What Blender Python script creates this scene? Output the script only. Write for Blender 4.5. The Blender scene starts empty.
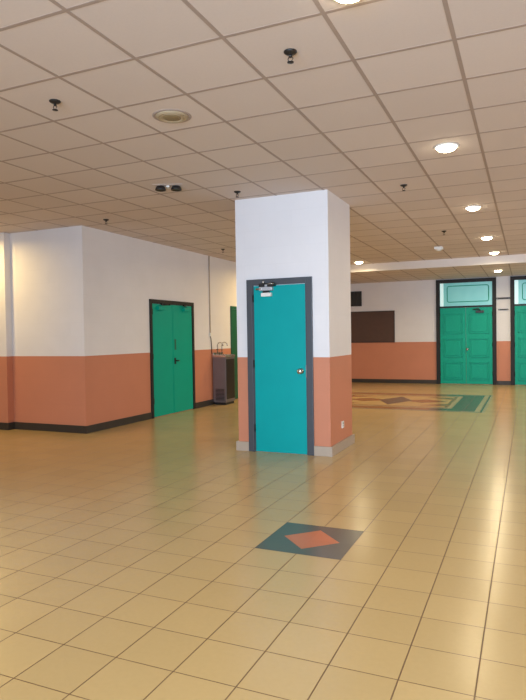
import bpy, bmesh, math, random
from mathutils import Vector, Matrix
random.seed(4)
SC = bpy.context.scene
COL = SC.collection
PI = math.pi

# ------------------------------------------------------------------ camera
F_PX, YAW, PITCH, ROLL, EYE = 602.06, -0.41484, -0.02283, -0.01521, 1.4307
def camera():
    cd = bpy.data.cameras.new('camera')
    cd.sensor_fit = 'VERTICAL'; cd.sensor_height = 24.0
    cd.lens = F_PX / 700.0 * 24.0
    cd.clip_start = 0.05; cd.clip_end = 200
    o = bpy.data.objects.new('camera', cd); COL.objects.link(o)
    fwd = Vector((math.sin(YAW)*math.cos(PITCH), math.cos(YAW)*math.cos(PITCH), math.sin(PITCH)))
    r = Vector((math.cos(YAW), -math.sin(YAW), 0)); u = r.cross(fwd)
    r2 = r*math.cos(ROLL) + u*math.sin(ROLL); u2 = u*math.cos(ROLL) - r*math.sin(ROLL)
    m = Matrix.Identity(4)
    for i in range(3):
        m[i][0] = r2[i]; m[i][1] = u2[i]; m[i][2] = -fwd[i]; m[i][3] = (0, 0, EYE)[i]
    o.matrix_world = m
    SC.camera = o
camera()

# ------------------------------------------------------------------ world, light, exposure
SC.view_settings.view_transform = 'Standard'
SC.view_settings.look = 'None'
SC.view_settings.gamma = 1.0
SC.view_settings.use_curve_mapping = False
SC.view_settings.exposure = -0.06
SC.cycles.use_denoising = True
SC.cycles.max_bounces = 10
SC.cycles.diffuse_bounces = 6
SC.cycles.sample_clamp_indirect = 6
w = bpy.data.worlds.new('world'); SC.world = w; w.use_nodes = True
w.node_tree.nodes['Background'].inputs[0].default_value = (0.72, 0.80, 1.0, 1)
w.node_tree.nodes['Background'].inputs[1].default_value = 0.5

def area_light(name, loc, rot, sx, sy, power, color, spread=PI):
    ld = bpy.data.lights.new(name, 'AREA'); ld.shape = 'RECTANGLE'
    ld.size = sx; ld.size_y = sy; ld.energy = power; ld.color = color; ld.spread = spread
    o = bpy.data.objects.new(name, ld); COL.objects.link(o)
    o.location = loc; o.rotation_euler = rot
    return o
# daylight from the open entrance side behind the camera
area_light('daylight', (0.3, -3.0, 1.5), (PI/2, 0, 0), 6.0, 2.6, 365, (0.62, 0.78, 1.0), math.radians(105))
# added cool fill before the right wall, standing in for unseen glazing
area_light('added_side_fill', (4.3, 11.8, 1.6), (PI/2, 0, PI/2), 8.4, 2.2, 105, (0.74, 0.84, 1.0))
DOWN_W = 11.0            # power of each ceiling downlight
WARM_C = (1.0, 0.69, 0.26)   # yellower tint given to two unseen lamps for the left walls' warm glow
DOWN_C = (1.0, 0.83, 0.52)

# ------------------------------------------------------------------ measures
HC = 3.135      # main ceiling
HB = 2.965      # lower ceiling bay at the back
XL = -6.12      # left wall
YL = 7.2226     # front face of the left block
YB = 17.7       # back wall
YF = 14.35      # step in the ceiling
XR = 4.4; XW = -13.0; YR = -3.5
ZO = 1.172      # top of the orange dado
ZOB = 1.199
PX0, PX1, PY0, PY1 = -3.343, -2.137, 6.7928, 7.745

# ------------------------------------------------------------------ materials
def srgb(r, g, b):
    f = lambda c: c/12.92 if c <= 0.04045 else ((c+0.055)/1.055)**2.4
    return (f(r/255), f(g/255), f(b/255), 1)
class NT:
    def __init__(s, name):
        s.m = bpy.data.materials.new(name); s.m.use_nodes = True
        s.t = s.m.node_tree; s.b = s.t.nodes['Principled BSDF']
    def n(s, typ, **kw):
        nd = s.t.nodes.new(typ)
        for k, v in kw.items(): setattr(nd, k, v)
        return nd
    def l(s, a, b): s.t.links.new(a, b)
    def math(s, op, a, b=None, c=None):
        nd = s.n('ShaderNodeMath', operation=op)
        for i, v in enumerate((a, b, c)):
            if v is None: continue
            if isinstance(v, (int, float)): nd.inputs[i].default_value = v
            else: s.l(v, nd.inputs[i])
        return nd.outputs[0]
    def mix(s, fac, a, b, blend='MIX'):
        nd = s.n('ShaderNodeMix', data_type='RGBA', blend_type=blend)
        for sock, v in ((nd.inputs[0], fac), (nd.inputs[6], a), (nd.inputs[7], b)):
            if isinstance(v, (int, float)): sock.default_value = v
            elif isinstance(v, tuple): sock.default_value = v
            else: s.l(v, sock)
        return nd.outputs[2]
    def coord(s): return s.n('ShaderNodeTexCoord').outputs['Object']
    def noise(s, scale, detail=3, vec=None, rough=0.55):
        nd = s.n('ShaderNodeTexNoise'); nd.inputs['Scale'].default_value = scale
        nd.inputs['Detail'].default_value = detail; nd.inputs['Roughness'].default_value = rough
        s.l(vec if vec is not None else s.coord(), nd.inputs['Vector'])
        return nd.outputs['Fac']
    def bump(s, h, strength, dist):
        nd = s.n('ShaderNodeBump'); nd.inputs['Strength'].default_value = strength
        nd.inputs['Distance'].default_value = dist
        s.l(h, nd.inputs['Height']); s.l(nd.outputs[0], s.b.inputs['Normal'])

def paint(name, col, rough=0.5, var=0.05, bump=0.08, scale=6.0, metal=0.0, spec=0.5):
    t = NT(name)
    f = t.noise(scale, 4)
    d = tuple(c*(1-var*2) for c in col[:3])+(1,); u = tuple(min(1, c*(1+var)) for c in col[:3])+(1,)
    t.l(t.mix(f, d, u), t.b.inputs['Base Color'])
    t.b.inputs['Roughness'].default_value = rough
    t.b.inputs['Metallic'].default_value = metal
    t.b.inputs['Specular IOR Level'].default_value = spec
    if bump: t.bump(t.noise(scale*14, 3), bump, 0.004)
    return t.m

def masonry(name, col, rough=0.55):
    """painted, lightly plastered blockwork: faint courses show through"""
    t = NT(name)
    geo = t.n('ShaderNodeNewGeometry'); sp = t.n('ShaderNodeSeparateXYZ'); t.l(geo.outputs['Position'], sp.inputs[0])
    cb = t.n('ShaderNodeCombineXYZ')
    t.l(t.math('ADD', sp.outputs[0], sp.outputs[1]), cb.inputs[0]); t.l(sp.outputs[2], cb.inputs[1])
    br = t.n('ShaderNodeTexBrick'); t.l(cb.outputs[0], br.inputs['Vector'])
    br.inputs['Scale'].default_value = 1.0; br.inputs['Brick Width'].default_value = 0.42
    br.inputs['Row Height'].default_value = 0.21; br.inputs['Mortar Size'].default_value = 0.006
    br.inputs['Mortar Smooth'].default_value = 0.8
    br.inputs['Color1'].default_value = (1, 1, 1, 1); br.inputs['Color2'].default_value = (0.985, 0.985, 0.985, 1)
    br.inputs['Mortar'].default_value = (0.975, 0.975, 0.975, 1)
    f = t.noise(2.2, 5)
    d = tuple(c*0.93 for c in col[:3])+(1,); u = tuple(min(1, c*1.04) for c in col[:3])+(1,)
    base = t.mix(f, d, u)
    t.l(t.mix(1.0, base, br.outputs['Color'], 'MULTIPLY'), t.b.inputs['Base Color'])
    t.b.inputs['Roughness'].default_value = rough
    t.b.inputs['Specular IOR Level'].default_value = 0.25
    t.bump(t.noise(45, 3), 0.12, 0.004)
    return t.m

FX, FY, TS = -1.0989, 3.3691, 0.3
def tile_mat(name, col, grout, var=0.07, rough=0.18, joints=True):
    t = NT(name)
    sp = t.n('ShaderNodeSeparateXYZ'); t.l(t.coord(), sp.inputs[0])
    u = t.math('DIVIDE', t.math('SUBTRACT', sp.outputs[0], FX), TS)
    v = t.math('DIVIDE', t.math('SUBTRACT', sp.outputs[1], FY), TS)
    def edge(q, wd):
        fr = t.math('FRACT', q)
        d = t.math('MINIMUM', fr, t.math('SUBTRACT', 1.0, fr))
        return t.math('LESS_THAN', d, wd)
    g = t.math('MAXIMUM', edge(u, 0.0105 if joints else -1.0), edge(v, 0.0085 if joints else -1.0))
    cell = t.n('ShaderNodeCombineXYZ')
    t.l(t.math('FLOOR', u), cell.inputs[0]); t.l(t.math('FLOOR', v), cell.inputs[1])
    wn = t.n('ShaderNodeTexWhiteNoise', noise_dimensions='2D'); t.l(cell.outputs[0], wn.inputs['Vector'])
    spk = t.noise(38, 4); big = t.noise(0.7, 3)
    k = t.math('ADD', t.math('MULTIPLY', wn.outputs['Value'], 0.35), t.math('ADD', t.math('MULTIPLY', spk, 0.4), t.math('MULTIPLY', big, 0.35)))
    d = tuple(c*(1-var*1.6) for c in col[:3])+(1,); uu = tuple(min(1, c*(1+var)) for c in col[:3])+(1,)
    body = t.mix(k, d, uu)
    t.l(t.mix(g, body, grout), t.b.inputs['Base Color'])
    r = t.math('ADD', t.math('MULTIPLY', t.noise(2.5, 3), 0.10), rough)
    t.l(t.math('ADD', r, t.math('MULTIPLY', g, 0.4)), t.b.inputs['Roughness'])
    t.b.inputs['IOR'].default_value = 1.6
    h = t.math('ADD', t.math('MULTIPLY', t.math('SUBTRACT', 1.0, g), 1.0), t.math('MULTIPLY', t.noise(9, 2), 0.12))
    t.bump(h, 0.25, 0.002)
    return t.m

M = {}
M['white'] = masonry('white_wall_paint', srgb(226, 224, 224))
M['orange'] = masonry('orange_dado_paint', srgb(200, 132, 102), 0.5)
M['skirt'] = paint('dark_grey_skirting', srgb(60, 54, 47), 0.45, 0.05, 0.08, 6, 0, 0.3)
M['skirt_light'] = paint('pale_stone_skirting', srgb(176, 160, 142), 0.45)
M['tile'] = tile_mat('beige_floor_tiles', srgb(190, 166, 117), srgb(108, 82, 50))
M['slate'] = tile_mat('slate_green_tiles', srgb(90, 89, 82), srgb(72, 71, 66), 0.06)
M['terra'] = tile_mat('terracotta_tiles', srgb(188, 112, 76), srgb(150, 90, 56), 0.06)
M['slate_plain'] = tile_mat('seamless_slate_medallion', srgb(90, 89, 82), srgb(72, 71, 66), 0.06, joints=False)
M['terra_plain'] = tile_mat('seamless_terracotta_medallion', srgb(190, 112, 74), srgb(150, 90, 56), 0.06, joints=False)
M['cream'] = tile_mat('cream_border_tiles', srgb(174, 160, 128), srgb(140, 122, 90), 0.06)
M['brown'] = tile_mat('brown_border_tiles', srgb(144, 104, 66), srgb(120, 78, 48), 0.06)
M['frame'] = paint('charcoal_frame_paint', srgb(70, 74, 80), 0.38)
M['frame_dark'] = paint('near_black_frame_paint', srgb(42, 40, 39), 0.5, 0.05, 0.08, 6, 0, 0.2)
M['teal'] = paint('teal_door_paint', srgb(0, 158, 158), 0.45, 0.05, 0.05, 3, 0, 0.2)
M['green'] = paint('green_door_paint', srgb(0, 162, 136), 0.45, 0.05, 0.05, 3, 0, 0.2)
M['dkgreen'] = paint('deep_green_door_paint', srgb(14, 92, 62), 0.4, 0.05, 0.05, 3)
M['chrome'] = paint('brushed_steel', srgb(200, 198, 192), 0.22, 0.03, 0, 20, 1.0)
M['silver'] = paint('silver_paint', srgb(190, 192, 196), 0.35, 0.03, 0, 20, 0.4)
M['darkmetal'] = paint('dark_metal', srgb(48, 44, 42), 0.4, 0.05, 0, 20, 0.5)
M['steel'] = paint('stainless_cooler_panel', srgb(128, 120, 122), 0.36, 0.05, 0.03, 5, 0.6)
M['black'] = paint('black_plastic', srgb(28, 26, 25), 0.45, 0.05, 0)
M['whiteplastic'] = paint('white_plastic', srgb(228, 226, 218), 0.4, 0.02, 0)
M['ivory'] = paint('ivory_speaker_grille', srgb(176, 158, 128), 0.55, 0.04, 0)
M['khaki'] = paint('darker_speaker_mesh', srgb(140, 122, 88), 0.7, 0.06, 0.1)
M['board'] = paint('brown_notice_board', srgb(84, 60, 50), 0.7, 0.08, 0.1, 8)
M['boardframe'] = paint('dark_brown_wood', srgb(62, 44, 36), 0.5, 0.06, 0.05, 10)
M['tbar'] = paint('ceiling_grid_bar', srgb(168, 151, 140), 0.7, 0.05, 0)
M['fascia'] = paint('white_fascia_paint', srgb(222, 214, 206), 0.5, 0.03, 0.05)
def ceiling_mat():
    t = NT('mineral_fibre_ceiling_tile')
    sp = t.n('ShaderNodeSeparateXYZ'); t.l(t.coord(), sp.inputs[0])
    u = t.math('FLOOR', t.math('DIVIDE', t.math('ADD', sp.outputs[0], 0.9826), 0.6))
    v = t.math('FLOOR', t.math('DIVIDE', t.math('SUBTRACT', sp.outputs[1], 3.6914), 0.6))
    cell = t.n('ShaderNodeCombineXYZ'); t.l(u, cell.inputs[0]); t.l(v, cell.inputs[1])
    wn = t.n('ShaderNodeTexWhiteNoise', noise_dimensions='2D'); t.l(cell.outputs[0], wn.inputs['Vector'])
    k = t.math('ADD', t.math('MULTIPLY', wn.outputs['Value'], 0.5), t.math('MULTIPLY', t.noise(60, 4), 0.5))
    t.l(t.mix(k, srgb(204, 192, 184), srgb(218, 206, 198)), t.b.inputs['Base Color'])
    t.b.inputs['Roughness'].default_value = 0.85
    t.bump(t.noise(160, 3), 0.25, 0.003)
    return t.m
M['ceil'] = ceiling_mat()
def glow(name, col, strength):
    t = NT(name)
    t.b.inputs['Base Color'].default_value = col
    t.b.inputs['Emission Color'].default_value = col
    t.b.inputs['Emission Strength'].default_value = strength
    t.b.inputs['Roughness'].default_value = 0.3
    return t.m
M['lamp'] = glow('lit_lamp_diffuser', (1.0, 0.86, 0.60, 1), 30.0)
def pane_mat():
    t = NT('backlit_frosted_glass')
    f = t.noise(2.0, 2)
    c = t.mix(f, srgb(110, 196, 196), srgb(140, 214, 210))
    t.l(c, t.b.inputs['Base Color']); t.l(c, t.b.inputs['Emission Color'])
    t.b.inputs['Emission Strength'].default_value = 0.18
    t.b.inputs['Roughness'].default_value = 0.25
    return t.m
M['pane'] = pane_mat()
M['brightpane'] = glow('bright_clear_glass', srgb(200, 232, 228), 0.6)

# ------------------------------------------------------------------ mesh helpers
class MB:
    def __init__(s): s.bm = bmesh.new()
    def box(s, x0, x1, y0, y1, z0, z1, mi=0, bev=0.0):
        t = bmesh.new()
        r = bmesh.ops.create_cube(t, size=1.0)
        for v in t.verts:
            v.co = Vector(((x0+x1)/2 + v.co.x*(x1-x0), (y0+y1)/2 + v.co.y*(y1-y0), (z0+z1)/2 + v.co.z*(z1-z0)))
        if bev: bmesh.ops.bevel(t, geom=list(t.edges), offset=bev, segments=2, profile=0.7, affect='EDGES')
        for f in t.faces: f.material_index = mi
        s._add(t); return s
    def _add(s, t):
        me = bpy.data.meshes.new('tmp'); t.to_mesh(me); t.free(); s.bm.from_mesh(me); bpy.data.meshes.remove(me)
    def quad(s, pts, mi=0):
        f = s.bm.faces.new([s.bm.verts.new(p) for p in pts]); f.material_index = mi; return s
    def lathe(s, prof, c, axis='Z', n=28, mi=0, smooth=True):
        """prof: (radius, height) pairs; height runs along +axis from c"""
        t = bmesh.new(); c = Vector(c)
        ring = []
        for r, h in prof:
            row = []
            for k in range(n):
                a = 2*PI*k/n; p = (r*math.cos(a), r*math.sin(a), h)
                if axis == 'X': p = (p[2], p[0], p[1])
                if axis == 'Y': p = (p[1], p[2], p[0])
                row.append(t.verts.new(c + Vector(p)))
            ring.append(row)
        for a, b in zip(ring, ring[1:]):
            for k in range(n):
                f = t.faces.new((a[k], a[(k+1) % n], b[(k+1) % n], b[k])); f.smooth = smooth
        t.faces.new(list(reversed(ring[0]))); t.faces.new(ring[-1])
        bmesh.ops.remove_doubles(t, verts=t.verts, dist=1e-6)
        bmesh.ops.recalc_face_normals(t, faces=t.faces)
        for f in t.faces: f.material_index = mi
        s._add(t); return s
    def tube(s, pts, r, n=10, mi=0):
        t = bmesh.new(); pts = [Vector(p) for p in pts]; rows = []
        for i, p in enumerate(pts):
            d = (pts[min(i+1, len(pts)-1)] - pts[max(i-1, 0)]).normalized()
            a = d.cross(Vector((0, 0, 1))) if abs(d.z) < 0.9 else d.cross(Vector((1, 0, 0)))
            a.normalize(); b = d.cross(a)
            rows.append([t.verts.new(p + (a*math.cos(2*PI*k/n) + b*math.sin(2*PI*k/n))*r) for k in range(n)])
        for u, v in zip(rows, rows[1:]):
            for k in range(n):
                f = t.faces.new((u[k], u[(k+1) % n], v[(k+1) % n], v[k])); f.smooth = True
        t.faces.new(list(reversed(rows[0]))); t.faces.new(rows[-1])
        bmesh.ops.recalc_face_normals(t, faces=t.faces)
        for f in t.faces: f.material_index = mi
        s._add(t); return s
    def build(s, name, mats, parent=None, loc=(0, 0, 0)):
        """geometry given in the parent's (or world) space; origin moved to loc"""
        if loc != (0, 0, 0): bmesh.ops.translate(s.bm, verts=s.bm.verts, vec=-Vector(loc))
        me = bpy.data.meshes.new(name); s.bm.to_mesh(me); s.bm.free()
        for m in (mats if isinstance(mats, (list, tuple)) else [mats]): me.materials.append(m)
        o = bpy.data.objects.new(name, me); COL.objects.link(o); o.location = loc
        if parent: o.parent = parent
        return o
def tag(o, label, cat, group=None, kind=None):
    if label: o['label'] = label
    if cat: o['category'] = cat
    if group: o['group'] = group
    if kind: o['kind'] = kind
    return o
def thing(name, label, cat, loc, rotz=0, group=None, kind=None):
    o = bpy.data.objects.new(name, None); o.empty_display_size = 0.1; COL.objects.link(o)
    o.location = loc; o.rotation_euler = (0, 0, rotz)
    return tag(o, label, cat, group, kind)
def dup(root, loc, label):
    r = root.copy(); COL.objects.link(r); r.location = loc; r['label'] = label
    for ch in list(root.children):
        if ch.type == 'LIGHT': continue
        c = ch.copy(); COL.objects.link(c); c.parent = r
        for g in list(ch.children):
            d = g.copy(); COL.objects.link(d); d.parent = c
    return r
def struct(o, label, cat): return tag(o, label, cat, None, 'structure')

# ------------------------------------------------------------------ floor
def floor():
    b = MB()
    b.quad([(XW, YR, 0), (XR, YR, 0), (XR, YB, 0), (XW, YB, 0)], 0)
    def rect(x0, x1, y0, y1, mi, z):
        b.quad([(x0, y0, z), (x1, y0, z), (x1, y1, z), (x0, y1, z)], mi)
    # two-by-two tile medallion near the pillar
    x0, x1, y0, y1 = FX-2*TS, FX, FY+TS, FY+3*TS
    rect(x0, x1, y0, y1, 5, 0.0004)
    cx, cy, r = (x0+x1)/2, (y0+y1)/2, 0.205
    b.quad([(cx-r, cy, .0008), (cx, cy-r, .0008), (cx+r, cy, .0008), (cx, cy+r, .0008)], 6)
    # large inlaid panel in front of the back wall
    X1 = -0.72; X0 = -4.54; Y0 = 11.40; Y1 = 14.70
    rect(X0, X1, Y0, Y1, 3, 0.0004)
    rect(X0+.05, X1-.05, Y0+.04, Y1-.04, 1, 0.0005)
    rect(X0+.09, X1-.09, Y0+.09, Y1-.09, 3, 0.0006)
    rect(X0+.18, X1-.18, Y0+.15, Y1-.15, 1, 0.0008)
    rect(X0+.18, X1-1.0, Y0+.15, Y1-.15, 4, 0.0010)
    rect(X0+.62, X1-.62, Y0+.48, Y1-.48, 3, 0.0012)
    rect(X0+.72, X1-.72, Y0+.60, Y1-.60, 4, 0.0016)
    rect(X0+.78, X1-.78, Y0+.68, Y1-.68, 0, 0.0020)
    mx, my = (X0+X1)/2, (Y0+Y1)/2
    for sx in (-1, 1):                      # terracotta arrow heads pointing to the middle
        b.quad([(mx+sx*1.10, my, .0024), (mx+sx*.62, my-.34, .0024), (mx+sx*.14, my, .0024), (mx+sx*.62, my+.34, .0024)], 4)
    b.quad([(mx-.36, my, .0026), (mx, my-.80, .0026), (mx+.36, my, .0026), (mx, my+.80, .0026)], 1)
    for sx in (-1, 1):
        for sy in (-1, 1):
            b.quad([(mx+sx*1.20, my+sy*.80, .0024), (mx+sx*.55, my+sy*.80, .0024), (mx+sx*1.20, my+sy*.34, .0024)], 4)
    bmesh.ops.recalc_face_normals(b.bm, faces=b.bm.faces)
    for f in b.bm.faces:
        if f.normal.z < 0: f.normal_flip()
    o = b.build('floor', [M['tile'], M['slate'], M['terra'], M['cream'], M['brown'], M['slate_plain'], M['terra_plain']])
    struct(o, 'glossy beige square-tiled floor with dark green and terracotta inlays', 'floor')
floor()

# ------------------------------------------------------------------ ceilings
GX, GY, GS = -0.9826, 3.6914, 0.6
def ceiling(name, x0, x1, y0, y1, z, label):
    b = MB(); b.box(x0, x1, y0, y1, z, z+0.12, 0)
    hw = 0.0125; dz = 0.002
    k = math.ceil((x0-GX)/GS)
    while GX+k*GS < x1-.02:
        x = GX+k*GS; b.box(max(x-hw, x0), min(x+hw, x1), y0+.002, y1-.002, z-dz, z+.001, 1); k += 1
    k = math.ceil((y0-GY)/GS)
    while GY+k*GS < y1-.02:
        y = GY+k*GS; b.box(x0+.002, x1-.002, max(y-hw, y0), min(y+hw, y1), z-dz+.0006, z+.001, 1); k += 1
    return struct(b.build(name, [M['ceil'], M['tbar']]), label, 'ceiling')
def ceiling_l():
    # the main ceiling wraps the left block: two boxes in one mesh
    b = MB()
    b.box(XW, XR, YR, YL, HC, HC+.12, 0); b.box(XL, XR, YL, YF, HC, HC+.12, 0)
    hw = 0.0125; dz = 0.002
    k = math.ceil((XW-GX)/GS)
    while GX+k*GS < XR-.02:
        x = GX+k*GS
        b.box(x-hw, x+hw, YR+.002, (YF if x > XL else YL)-.002, HC-dz, HC+.001, 1); k += 1
    k = math.ceil((YR-GY)/GS)
    while GY+k*GS < YF-.02:
        y = GY+k*GS
        b.box((XW if y < YL else XL)+.002, XR-.002, y-hw, y+hw, HC-dz+.0006, HC+.001, 1); k += 1
    struct(b.build('ceiling', [M['ceil'], M['tbar']]), 'pinkish suspended ceiling of square tiles over the hall', 'ceiling')
ceiling_l()
ceiling('ceiling_back', XL, XR, YF+.04, YB, HB, 'lower strip of suspended ceiling along the back wall')
b = MB(); b.box(XL, XR, YF, YF+.04, HB-.012, HC, 0); b.box(XL, XR, YF-.008, YF, HB-.012, HB+.012, 0)
struct(b.build('trim_1', M['fascia']), 'white fascia where the ceiling steps down near the back wall', 'fascia')

# ------------------------------------------------------------------ walls
def two_tone(b, axis, val, th, a0, a1, z_or, top):
    """box wall split into orange dado (slot 1) and white (slot 0); th signed thickness"""
    lo, hi = min(val, val+th), max(val, val+th)
    for z0, z1, mi in ((0, z_or, 1), (z_or, top, 0)):
        if axis == 'X': b.box(lo, hi, a0, a1, z0, z1, mi)
        else: b.box(a0, a1, lo, hi, z0, z1, mi)
WM = [M['white'], M['orange']]
b = MB(); two_tone(b, 'X', XL, -.2, YL, YB, ZO, HC)
struct(b.build('wall_left', WM), 'white wall over orange dado holding the left double door', 'wall')
b = MB(); two_tone(b, 'Y', YL, .2, XW, XL-.2, ZO, HC)
two_tone(b, 'Y', YL, -.12, -8.6, -7.575, ZO, HC)      # shallow pilaster
struct(b.build('wall_front_left', WM), 'white and orange wall at the far left with a shallow pilaster', 'wall')
b = MB(); two_tone(b, 'Y', YB, .2, XL, XR, ZOB, HC)
struct(b.build('wall_back', WM), 'far back wall, white over an orange dado', 'wall')
b = MB(); two_tone(b, 'X', XR, .2, YR, YB+.2, ZO, HC)
struct(b.build('wall_right', WM), 'right hand side wall outside the picture', 'wall')
b = MB(); two_tone(b, 'X', XW, -.2, YR, YL+.2, ZO, HC)
struct(b.build('wall_far_left', WM), 'far left side wall outside the picture', 'wall')
b = MB(); two_tone(b, 'X', PX1, PX0-PX1, PY0, PY1, ZO, HC)
pil = struct(b.build('pillar', WM), 'square pillar in mid hall, white above orange, with a teal door', 'pillar')

def skirting(name, label, boxes, mat, parent=None):
    b = MB()
    for q in boxes: b.box(*q, bev=.004)
    o = b.build(name, mat, parent)
    if not parent: struct(o, label, 'baseboard')
    return o
SK = .018
skirting('baseboard_left', 'dark grey baseboard along the left wall', [(XL, XL+SK, YL-SK, 8.93, 0, .115), (XL, XL+SK, 10.46, 12.08, 0, .115), (XL, XL+SK, 13.02, YB, 0, .115)], M['skirt'])
skirting('baseboard_front_left', 'dark grey baseboard under the far left wall', [(XW, -8.6-SK, YL-SK, YL, 0, .115), (-7.575+SK, XL, YL-SK, YL, 0, .115), (-8.6-SK, -7.575+SK, YL-.12-SK, YL-.12, 0, .115), (-7.575, -7.575+SK, YL-.12, YL, 0, .115)], M['skirt'])
D3X0, D3X1 = -2.385, -0.790     # back doors, outer frame
D4X0, D4X1 = -0.434, 1.161
skirting('baseboard_back', 'dark brown-grey baseboard along the back wall', [(XL, D3X0-.002, YB-SK, YB, 0, .11), (D3X1+.002, D4X0-.002, YB-SK, YB, 0, .11), (D4X1+.002, XR, YB-SK, YB, 0, .11)], M['skirt'])
PS = .026; PD0, PD1 = -3.192, -2.338
skirting('baseboard', None, [(PX0-PS, PD0-.002, PY0-PS, PY0, 0, .115), (PD1+.002, PX1+PS, PY0-PS, PY0, 0, .115), (PX1, PX1+PS, PY0, PY1+PS, 0, .115), (PX0-PS, PX0, PY0, PY1+PS, 0, .115), (PX0, PX1, PY1, PY1+PS, 0, .115)], M['skirt_light'], pil)

# ------------------------------------------------------------------ doors
# every door is built facing -Y around its own base point, then turned
def frame_mb(w, h, jw, jt, depth):
    b = MB()
    b.box(-w/2, -w/2+jw, -depth, 0, 0, h, bev=.004); b.box(w/2-jw, w/2, -depth, 0, 0, h, bev=.004)
    b.box(-w/2+jw, w/2-jw, -depth, 0, h-jt, h, bev=.004)
    b.box(-w/2+jw, -w/2+jw+.014, -depth*.45, 0, 0, h-jt); b.box(w/2-jw-.014, w/2-jw, -depth*.45, 0, 0, h-jt)
    return b
def knob_mb(x, y, z, s=1.0):
    b = MB()
    b.lathe([(.034*s, 0), (.034*s, -.006), (.014*s, -.010), (.013*s, -.030), (.024*s, -.040), (.031*s, -.054), (.029*s, -.068), (.018*s, -.075), (.001, -.076)], (x, y, z), 'Y', 20)
    return b
def closer(parent, x, z, y, sgn, body_mat, arm_mat):
    """surface closer: case, spindle and folding arm"""
    b = MB(); b.box(x-.105, x+.105, y-.055, y, z-.032, z+.032, bev=.008)
    b.lathe([(.018, 0), (.018, .018), (.012, .024)], (x, y-.03, z+.032), 'Z', 14)
    o = b.build('door_closer', body_mat, parent)
    m = MB()
    m.tube([(x, y-.03, z+.060), (x+sgn*.17, y-.10, z+.064)], .009, 8)
    m.tube([(x+sgn*.17, y-.10, z+.066), (x+sgn*.05, y-.012, z+.085)], .009, 8)
    m.lathe([(.014, -.01), (.014, .012)], (x+sgn*.17, y-.10, z+.065), 'Z', 12)
    m.box(x+sgn*.05-.03, x+sgn*.05+.03, y-.03, y+.0, z+.070, z+.098, bev=.004)
    m.build('closer_arm', arm_mat, o)
    return o

# door in the pillar
def pillar_door():
    w_, h = PD1-PD0, 2.13; cx = (PD0+PD1)/2
    t = thing('door_2', 'single teal door with a dark grey frame in the pillar', 'door', (cx, PY0, 0), kind='structure')
    frame_mb(w_, h, .075, .075, .028).build('door_frame', M['frame'], t)
    lw = w_/2-.075-.014
    b = MB(); b.box(-lw+.003, lw, -.010, -.001, .004, h-.08, bev=.002)
    leaf = b.build('door_leaf', M['teal'], t)
    knob_mb(lw-.065, -.010, 1.005, 1.05).build('door_knob', M['chrome'], leaf)
    b = MB(); b.box(lw-.004, lw+.004, -.013, -.008, .93, 1.08); b.build('latch_plate', M['chrome'], leaf)
    m = MB()
    for z in (.25, 1.05, 1.85): m.lathe([(.007, 0), (.007, .09)], (-lw-.004, -.018, z), 'Z', 10)
    m.build('hinge', M['darkmetal'], leaf)
    # closer: black bracket on the head of the frame, silver case and arm below
    c = MB(); c.box(-lw+.10, -lw+.27, -.075, -.010, 1.985, 2.03, bev=.008)
    c.lathe([(.02, 0), (.02, .03)], (-lw+.185, -.045, 2.03), 'Z', 14)
    o = c.build('door_closer', M['silver'], t)
    c = MB(); c.box(-lw+.12, -lw+.25, -.060, -.010, 1.915, 1.960, bev=.006); c.build('closer_label_plate', M['whiteplastic'], o)
    c = MB(); c.box(-lw+.09, -lw+.30, -.055, -.010, 2.035, 2.075, bev=.004); c.box(-lw+.14, -lw+.22, -.05, -.010, 1.960, 1.985)
    c.build('closer_bracket', M['black'], o)
    c = MB()
    c.tube([(-lw+.185, -.045, 2.066), (-lw+.33, -.125, 2.060), (-lw+.24, -.035, 2.090)], .011, 8)
    c.tube([(-lw+.06, -.07, 2.005), (-lw+.185, -.06, 2.012)], .012, 8)
    c.lathe([(.016, 0), (.016, .03)], (-lw+.15, -.05, 2.075), 'Z', 12)
    c.build('closer_arm', M['chrome'], o)
pillar_door()

# flat double door in the left wall (faces +X)
def left_door():
    y0, y1, h = 8.935, 10.452, 2.12
    w_ = y1-y0
    t = thing('door_1', 'green double door with dark frame in the left wall', 'door', (XL, (y0+y1)/2, 0), PI/2, kind='structure')
    frame_mb(w_, h, .065, .075, .026).build('door_frame', M['frame_dark'], t)
    lw = w_/2-.065-.014
    for s in (-1, 1):
        b = MB()
        xa, xb = (-lw, -.004) if s < 0 else (.004, lw)
        b.box(xa, xb, -.014 if s > 0 else -.011, -.001, .012, h-.078, bev=.002)
        if s < 0: b.box(-.030, -.006, -.016, -.010, .012, h-.082)
        lf = b.build('door_leaf', M['green'], t)
        m = MB()
        for z in (.25, 1.05, 1.85): m.lathe([(.007, 0), (.007, .1)], (s*(lw+.004), -.018, z), 'Z', 10)
        m.build('hinge', M['darkmetal'], lf)
        closer(t, s*(lw-.24), 1.965, -.013, -s, M['green'], M['darkmetal'])
    b = MB(); b.box(.035, .085, -.019, -.013, 1.20, 1.40, bev=.002); b.build('push_plate', M['dkgreen'], t)
    b = MB(); b.box(.02, .07, -.022, -.013, .93, 1.05, bev=.003)
    b.lathe([(.012, 0), (.012, -.05)], (.045, -.02, .995), 'Y', 12)
    b.tube([(.045, -.068, .995), (.075, -.070, .995), (.115, -.066, .99)], .011, 10)
    b.build('door_handle', M['darkmetal'], t)
left_door()

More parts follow.
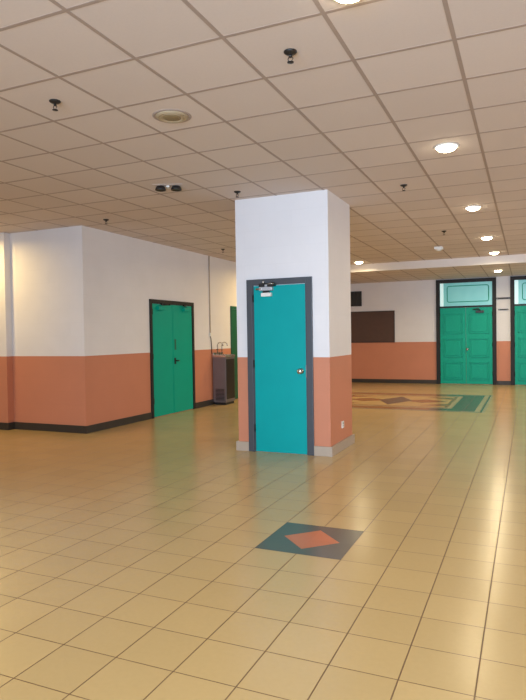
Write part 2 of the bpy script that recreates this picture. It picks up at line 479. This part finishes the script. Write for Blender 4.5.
# dark green single door further along the left wall, mostly behind the pillar
def far_left_door():
    y0, y1, h = 12.10, 13.00, 2.12; w_ = y1-y0
    t = thing('door_5', 'dark green door edge seen beside the water cooler', 'door', (XL, (y0+y1)/2, 0), PI/2, kind='structure')
    frame_mb(w_, h, .05, .06, .03).build('door_frame', M['dkgreen'], t)
    lw = w_/2-.064
    b = MB(); b.box(-lw, lw, -.012, -.001, .012, h-.065, bev=.002); lf = b.build('door_leaf', M['dkgreen'], t)
    knob_mb(lw-.07, -.012, 1.0).build('door_knob', M['chrome'], lf)
far_left_door()

# panelled double doors with a transom light in the back wall
def back_door(name, cx, w_, label):
    h = 2.945
    t = thing(name, label, 'door', (cx, YB, 0), kind='structure')
    frame_mb(w_, h, .090, .100, .06).build('door_frame', M['frame_dark'], t)
    lw = w_/2-.104; zt = 2.15
    b = MB(); b.box(-lw, lw, -.045, -.001, zt, zt+.045, bev=.004); b.build('transom_bar', M['frame_dark'], t)
    for s in (-1, 1):
        xa, xb = (-lw+.002, -.003) if s < 0 else (.003, lw-.002)
        b = MB(); b.box(xa, xb, -.020, -.001, .012, zt-.004, bev=.003)
        for z0, z1 in ((.13, .62), (.76, 1.28), (1.42, 1.98)):
            px0, px1 = xa+.085, xb-.085
            # moulding ring, then raised field
            b.box(px0, px1, -.044, -.018, z0, z0+.022, bev=.004); b.box(px0, px1, -.044, -.018, z1-.022, z1, bev=.004)
            b.box(px0, px0+.022, -.044, -.018, z0, z1, bev=.004); b.box(px1-.022, px1, -.044, -.018, z0, z1, bev=.004)
            b.box(px0+.055, px1-.055, -.036, -.018, z0+.055, z1-.055, bev=.006)
        lf = b.build('door_leaf', M['green'], t)
        m = MB()
        for z in (.25, 1.05, 1.9): m.lathe([(.009, 0), (.009, .11)], (s*(lw+.002), -.028, z), 'Z', 10)
        m.build('hinge', M['darkmetal'], lf)
        if s > 0:
            closer(t, lw-.32, 2.02, -.020, -1, M['darkmetal'], M['darkmetal'])
    k = knob_mb(.035, -.020, .985, 1.15); k.build('door_knob', M['chrome'], t)
    # transom: frosted light, teal sash and a slim clear strip at the left
    b = MB(); b.box(-lw+.10, lw, -.012, -.004, zt+.047, h-.102); pn = b.build('transom_pane', M['pane'], t)
    b = MB()
    x0, x1, z0, z1 = -lw+.20, lw-.09, zt+.16, h-.19
    r = .05
    pts = []
    for (qx, qz, a0) in ((x1-r, z1-r, 0), (x0+r, z1-r, 90), (x0+r, z0+r, 180), (x1-r, z0+r, 270)):
        for k_ in range(5):
            a = math.radians(a0+k_*22.5); pts.append((qx+r*math.cos(a), -.016, qz+r*math.sin(a)))
    pts.append(pts[0]); b.tube(pts, .011, 8); b.build('sash_moulding', M['green'], pn)
    b = MB(); b.box(-lw+.004, -lw+.095, -.012, -.004, zt+.047, h-.102); b.build('side_pane', M['brightpane'], t)
back_door('door_3', (D3X0+D3X1)/2, D3X1-D3X0, 'green panelled double door with pale transom, left one on back wall')
back_door('door_4', (D4X0+D4X1)/2, D4X1-D4X0, 'green panelled double door cut by the right edge of the picture')

# ------------------------------------------------------------------ things on the walls
def wall_things():
    # vent grille
    x1, z0, z1 = -4.545, 2.285, 2.730; x0 = x1-.80
    t = thing('vent_grille', 'small black louvred vent high on the back wall beside the pillar', 'vent', ((x0+x1)/2, YB, z0))
    hw, hh = (x1-x0)/2, z1-z0
    b = MB(); b.box(-hw, hw, -.012, 0, 0, hh); b.build('backing', M['black'], t)
    b = MB()
    b.box(-hw, hw, -.045, -.01, 0, .035, bev=.004); b.box(-hw, hw, -.045, -.01, hh-.035, hh, bev=.004)
    b.box(-hw, -hw+.035, -.045, -.01, 0, hh, bev=.004); b.box(hw-.035, hw, -.045, -.01, 0, hh, bev=.004)
    b.build('grille_frame', M['black'], t)
    for k in range(4):
        x = -hw+(k+1)*2*hw/5
        b = MB(); b.box(x-.012, x+.012, -.040, -.01, .03, hh-.03, bev=.003); b.build('slat', M['darkmetal'], t)
    # notice board
    x1, z0, z1 = -3.568, 1.195, 2.125; x0 = x1-2.4
    t = thing('notice_board', 'dark brown notice board on the back wall under the black vent', 'board', ((x0+x1)/2, YB, z0))
    hw, hh = (x1-x0)/2, z1-z0
    b = MB(); b.box(-hw, hw, -.020, 0, 0, hh); b.build('panel', M['board'], t)
    b = MB()
    b.box(-hw, hw, -.034, -.005, 0, .03, bev=.004); b.box(-hw, hw, -.034, -.005, hh-.03, hh, bev=.004)
    b.box(-hw, -hw+.03, -.034, -.005, 0, hh, bev=.004); b.box(hw-.03, hw, -.034, -.005, 0, hh, bev=.004)
    b.build('board_frame', M['boardframe'], t)
    # two slim rails between the back doors
    for (xa, xb, z, hh, lb) in ((D3X1+.004, D4X0-.004, 2.366, .05, 'upper dark rail on the wall between the two back doors'),
                                (D3X1+.05, D4X0-.05, 2.06, .035, 'lower shorter dark rail on the wall between the two back doors')):
        t = thing('wall_rail', lb, 'rail', ((xa+xb)/2, YB, z), group='rails between the back doors')
        b = MB(); b.box(-(xb-xa)/2, (xb-xa)/2, -.028, -.0, -hh/2, hh/2, bev=.006); b.build('bar', M['darkmetal'], t)
        for s in (-1, 1):
            b = MB(); b.lathe([(.010, 0), (.010, -.008), (.004, -.011)], (s*((xb-xa)/2-.03), -.026, 0), 'Y', 10); b.build('screw_head', M['silver'], t)
    # conduit and junction box on the left wall
    t = thing('electrical_conduit', 'thin conduit with small box running down the left wall above the cooler', 'conduit', (XL, 11.135, 1.06))
    b = MB(); b.tube([(.012, 0, .46), (.012, 0, HC-1.06-.006)], .011, 10); b.build('pipe', M['skirt_light'], t)
    b = MB(); b.box(0, .04, -.035, .035, .385, .46, bev=.005); b.build('junction_box', M['whiteplastic'], t)
    b = MB(); b.tube([(.012, 0, .385), (.012, .03, .33), (.012, .05, .16), (.012, .06, .02)], .008, 8); b.build('flex', M['darkmetal'], t)
    # socket on the pillar side
    t = thing('power_socket', 'small white socket low on the side of the pillar', 'socket', (PX1, 7.294, .308))
    b = MB(); b.box(0, .010, -.043, .043, -.043, .043, bev=.004); b.build('face_plate', M['whiteplastic'], t)
    b = MB(); b.box(.009, .013, -.010, .010, .010, .024)
    b.box(.009, .0112, -.020, -.012, -.022, -.008); b.box(.009, .0112, .012, .020, -.022, -.008)
    b.build('switch_and_slots', M['skirt'], t)
wall_things()

def water_cooler():
    x0, x1, y0, y1, h = XL+.022, -5.79, 11.20, 11.62, 1.10
    t = thing('water_cooler', 'stainless steel water cooler with taps against the left wall', 'water cooler', ((x0+x1)/2, (y0+y1)/2, 0))
    hx, hy = (x1-x0)/2, (y1-y0)/2
    b = MB(); b.box(-hx, hx, -hy, hy, .05, h-.10, bev=.010); body = b.build('cabinet', M['steel'], t)
    b = MB(); b.box(-hx+.03, hx-.02, -hy+.02, hy-.02, 0.0, .052); b.build('plinth', M['black'], t)
    b = MB()                                    # louvred vent on the near side
    for k in range(9): b.box(-hx+.06, hx-.04, -hy-.005, -hy+.002, .10+k*.028, .114+k*.028, bev=.002)
    b.build('side_louvre', M['darkmetal'], body)
    b = MB(); b.box(hx-.002, hx+.006, -hy+.02, hy-.02, .12, h-.14, bev=.003); b.build('front_panel', M['darkmetal'], body)
    b = MB()                                    # basin rim with a raised back
    b.box(-hx-.004, hx+.012, -hy-.008, hy+.008, h-.10, h-.075, bev=.006)
    b.box(-hx-.004, -hx+.03, -hy-.008, hy+.008, h-.075, h, bev=.006)
    b.box(-hx+.03, hx+.012, -hy-.008, -hy+.010, h-.075, h-.05, bev=.004); b.box(-hx+.03, hx+.012, hy-.010, hy+.008, h-.075, h-.05, bev=.004)
    b.box(hx-.006, hx+.012, -hy+.010, hy-.010, h-.075, h-.05, bev=.004)
    b.build('basin', M['chrome'], t)
    for y in (-.10, .10):
        b = MB(); b.tube([(-hx+.06, y, h-.08), (-hx+.06, y, h+.16), (-hx+.08, y, h+.20), (-hx+.13, y, h+.215), (-hx+.18, y, h+.19), (-hx+.195, y, h+.14)], .011, 10)
        b.lathe([(.022, 0), (.022, .02), (.012, .03)], (-hx+.06, y, h-.076), 'Z', 14)
        tp = b.build('tap', M['chrome'], t)
        b = MB(); b.box(-hx+.05, -hx+.07, y-.03, y+.03, h+.06, h+.075, bev=.004); b.build('tap_lever', M['black'], tp)
water_cooler()

# ------------------------------------------------------------------ ceiling things
def lamp_proto(z):
    t = thing('ceiling_downlight', '', 'downlight', (0, 0, z), group='lit round ceiling downlights')
    b = MB(); b.lathe([(.112, 0), (.112, -.006), (.106, -.011), (.092, -.011), (.086, -.004), (.086, 0)], (0, 0, 0), 'Z', 36); b.build('trim_ring', M['whiteplastic'], t)
    b = MB(); b.lathe([(.088, -.003), (.086, -.016), (.070, -.034), (.04, -.044), (.001, -.047)], (0, 0, 0), 'Z', 36); b.build('diffuser', M['lamp'], t)
    return t
LAMPS = []
def lamp(proto, x, y, z, label, power=None, color=DOWN_C):
    o = dup(proto, (x, y, z), label) if LAMPS else proto
    o.location = (x, y, z); o['label'] = label
    LAMPS.append(o)
    ld = bpy.data.lights.new('downlight_beam', 'AREA'); ld.shape = 'DISK'; ld.size = .16
    ld.energy = power or DOWN_W; ld.color = color; ld.spread = math.radians(170)
    lo = bpy.data.objects.new('downlight_beam', ld); COL.objects.link(lo)
    lo.location = (0, 0, -.052); lo.parent = o
pr = lamp_proto(HC)
lamp(pr, -.672, 5.745, HC, 'large bright downlight nearest in view, first of the right hand row')
lamp(pr, -.672, 8.66, HC, 'second bright downlight back along the right hand row')
lamp(pr, -.665, 11.50, HC, 'third downlight back along the right hand row')
lamp(pr, -.650, 13.72, HC, 'fourth downlight of the right hand row, just before the white fascia', 15)
lamp(pr, -.669, 15.96, HB, 'last small downlight, on the lower ceiling above the back doors', 34)
lamp(pr, -3.614, 13.86, HC, 'downlight beside the right edge of the pillar, before the white fascia', 15)
lamp(pr, -.80, 2.93, HC, 'downlight cut off by the top edge of the picture')
for (x, y, pw) in ((-3.63, 8.66, 16), (-3.63, 11.5, 20), (-5.05, 12.9, 40)):
    lamp(pr, x, y, HC, 'downlight hidden behind the pillar', pw, WARM_C if x < -5 else DOWN_C)
lamp(pr, -7.85, 6.45, HC, 'downlight washing the far left wall, outside the picture', 30, WARM_C)
lamp(pr, -8.2, 3.2, HC, 'added unseen downlight further out over the left of the hall, outside the picture', 30)  # added lamp, its light bounces off the left floor onto the ceiling
for (x, y) in ( (2.3, 2.93), (2.3, 5.75), (2.3, 8.66), (2.3, 11.5), (2.3, 13.72), (-.7, 0.0), (-3.6, 0.0), (2.3, 0.0), (-6.6, 0.0)):
    lamp(pr, x, y, HC, 'added unseen downlight of the hall outside the picture', 24 if y < 1 else None)  # unseen lamps added to even out the hall light, nearest row stronger

def sprinkler_proto():
    t = thing('fire_sprinkler', '', 'sprinkler', (0, 0, HC), group='dark ceiling sprinklers')
    b = MB(); b.lathe([(.040, 0), (.040, -.006), (.030, -.014), (.014, -.018), (.013, -.02)], (0, 0, 0), 'Z', 24); b.build('escutcheon', M['black'], t)
    b = MB(); b.lathe([(.010, -.015), (.010, -.034), (.006, -.036)], (0, 0, 0), 'Z', 14)
    b.tube([(.009, 0, -.03), (.016, 0, -.045), (.004, 0, -.062)], .003, 6); b.tube([(-.009, 0, -.03), (-.016, 0, -.045), (-.004, 0, -.062)], .003, 6)
    b.build('sprinkler_head', M['darkmetal'], t)
    b = MB(); b.lathe([(.004, -.058), (.020, -.063), (.020, -.066), (.003, -.068)], (0, 0, 0), 'Z', 18); b.build('deflector', M['darkmetal'], t)
    return t
spots = [(-1.296, 3.417, 'nearest and largest black sprinkler, on the ceiling right of the round speaker'),
         (-3.088, 3.388, 'black sprinkler on the ceiling left of the round speaker'),
         (-3.118, 6.40, 'sprinkler close above the top left corner of the pillar'),
         (-1.292, 6.997, 'sprinkler on the ceiling right of the pillar, left of the bright downlights'),
         (-5.519, 7.029, 'sprinkler near the corner of the left wall'),
         (-1.27, 10.43, 'small sprinkler just above the white square detector'),
         (-5.41, 10.43, 'small far sprinkler left of the pillar above the water cooler')]
sp = sprinkler_proto()
for i, (x, y, lb) in enumerate(spots):
    o = sp if i == 0 else dup(sp, (x, y, HC), lb)
    o.location = (x, y, HC); o['label'] = lb

t = thing('ceiling_speaker', 'round ivory speaker grille in the ceiling left of centre', 'speaker', (-2.502, 4.01, HC))
b = MB(); b.lathe([(.150, 0), (.146, -.0025), (.140, -.004), (.130, -.004), (.124, -.003), (.124, 0)], (0, 0, 0), 'Z', 40); b.build('rim', M['tbar'], t)
b = MB(); b.lathe([(.128, -.003), (.112, -.010), (.074, -.0145), (.072, -.013), (.001, -.013)], (0, 0, 0), 'Z', 40)
gr = b.build('grille', M['ivory'], t)
b = MB(); b.lathe([(.071, -.012), (.055, -.016), (.001, -.018)], (0, 0, 0), 'Z', 32); b.build('grille_centre', M['khaki'], gr)
b = MB()
for r in (.085, .105):
    zz = -.0105 - (.126-r)*.075
    b.tube([(r*math.cos(2*PI*k/24), r*math.sin(2*PI*k/24), zz) for k in range(25)], .003, 6)
b.build('grille_ring', M['ivory'], t)

t = thing('twin_spotlight', 'unlit fitting with two dark round lamps in the ceiling', 'light fitting', (-3.683, 5.80, HC), -YAW)
b = MB(); b.box(-.17, .17, -.075, .075, -.004, 0, bev=.001); b.build('plate', M['ceil'], t)
for s in (-1, 1):
    b = MB(); b.lathe([(.030, -.006), (.046, -.012), (.060, -.036), (.060, -.052), (.050, -.052), (.045, -.046), (.001, -.046)], (s*.088, 0, 0), 'Z', 24)
    h_ = b.build('lamp_head', M['black'], t)
b = MB(); b.box(-.018, .018, -.04, .04, -.026, -.006, bev=.004); b.build('bridge', M['whiteplastic'], t)

t = thing('smoke_detector', 'small white square detector on the ceiling before the white fascia', 'detector', (-1.60, 12.30, HC))
b = MB(); b.box(-.08, .08, -.08, .08, -.05, 0, bev=.008); b.build('base', M['whiteplastic'], t)
b = MB(); b.lathe([(.055, -.048), (.055, -.06), (.04, -.075), (.02, -.08), (.001, -.08)], (0, 0, 0), 'Z', 24); b.build('sensor_cap', M['whiteplastic'], t)
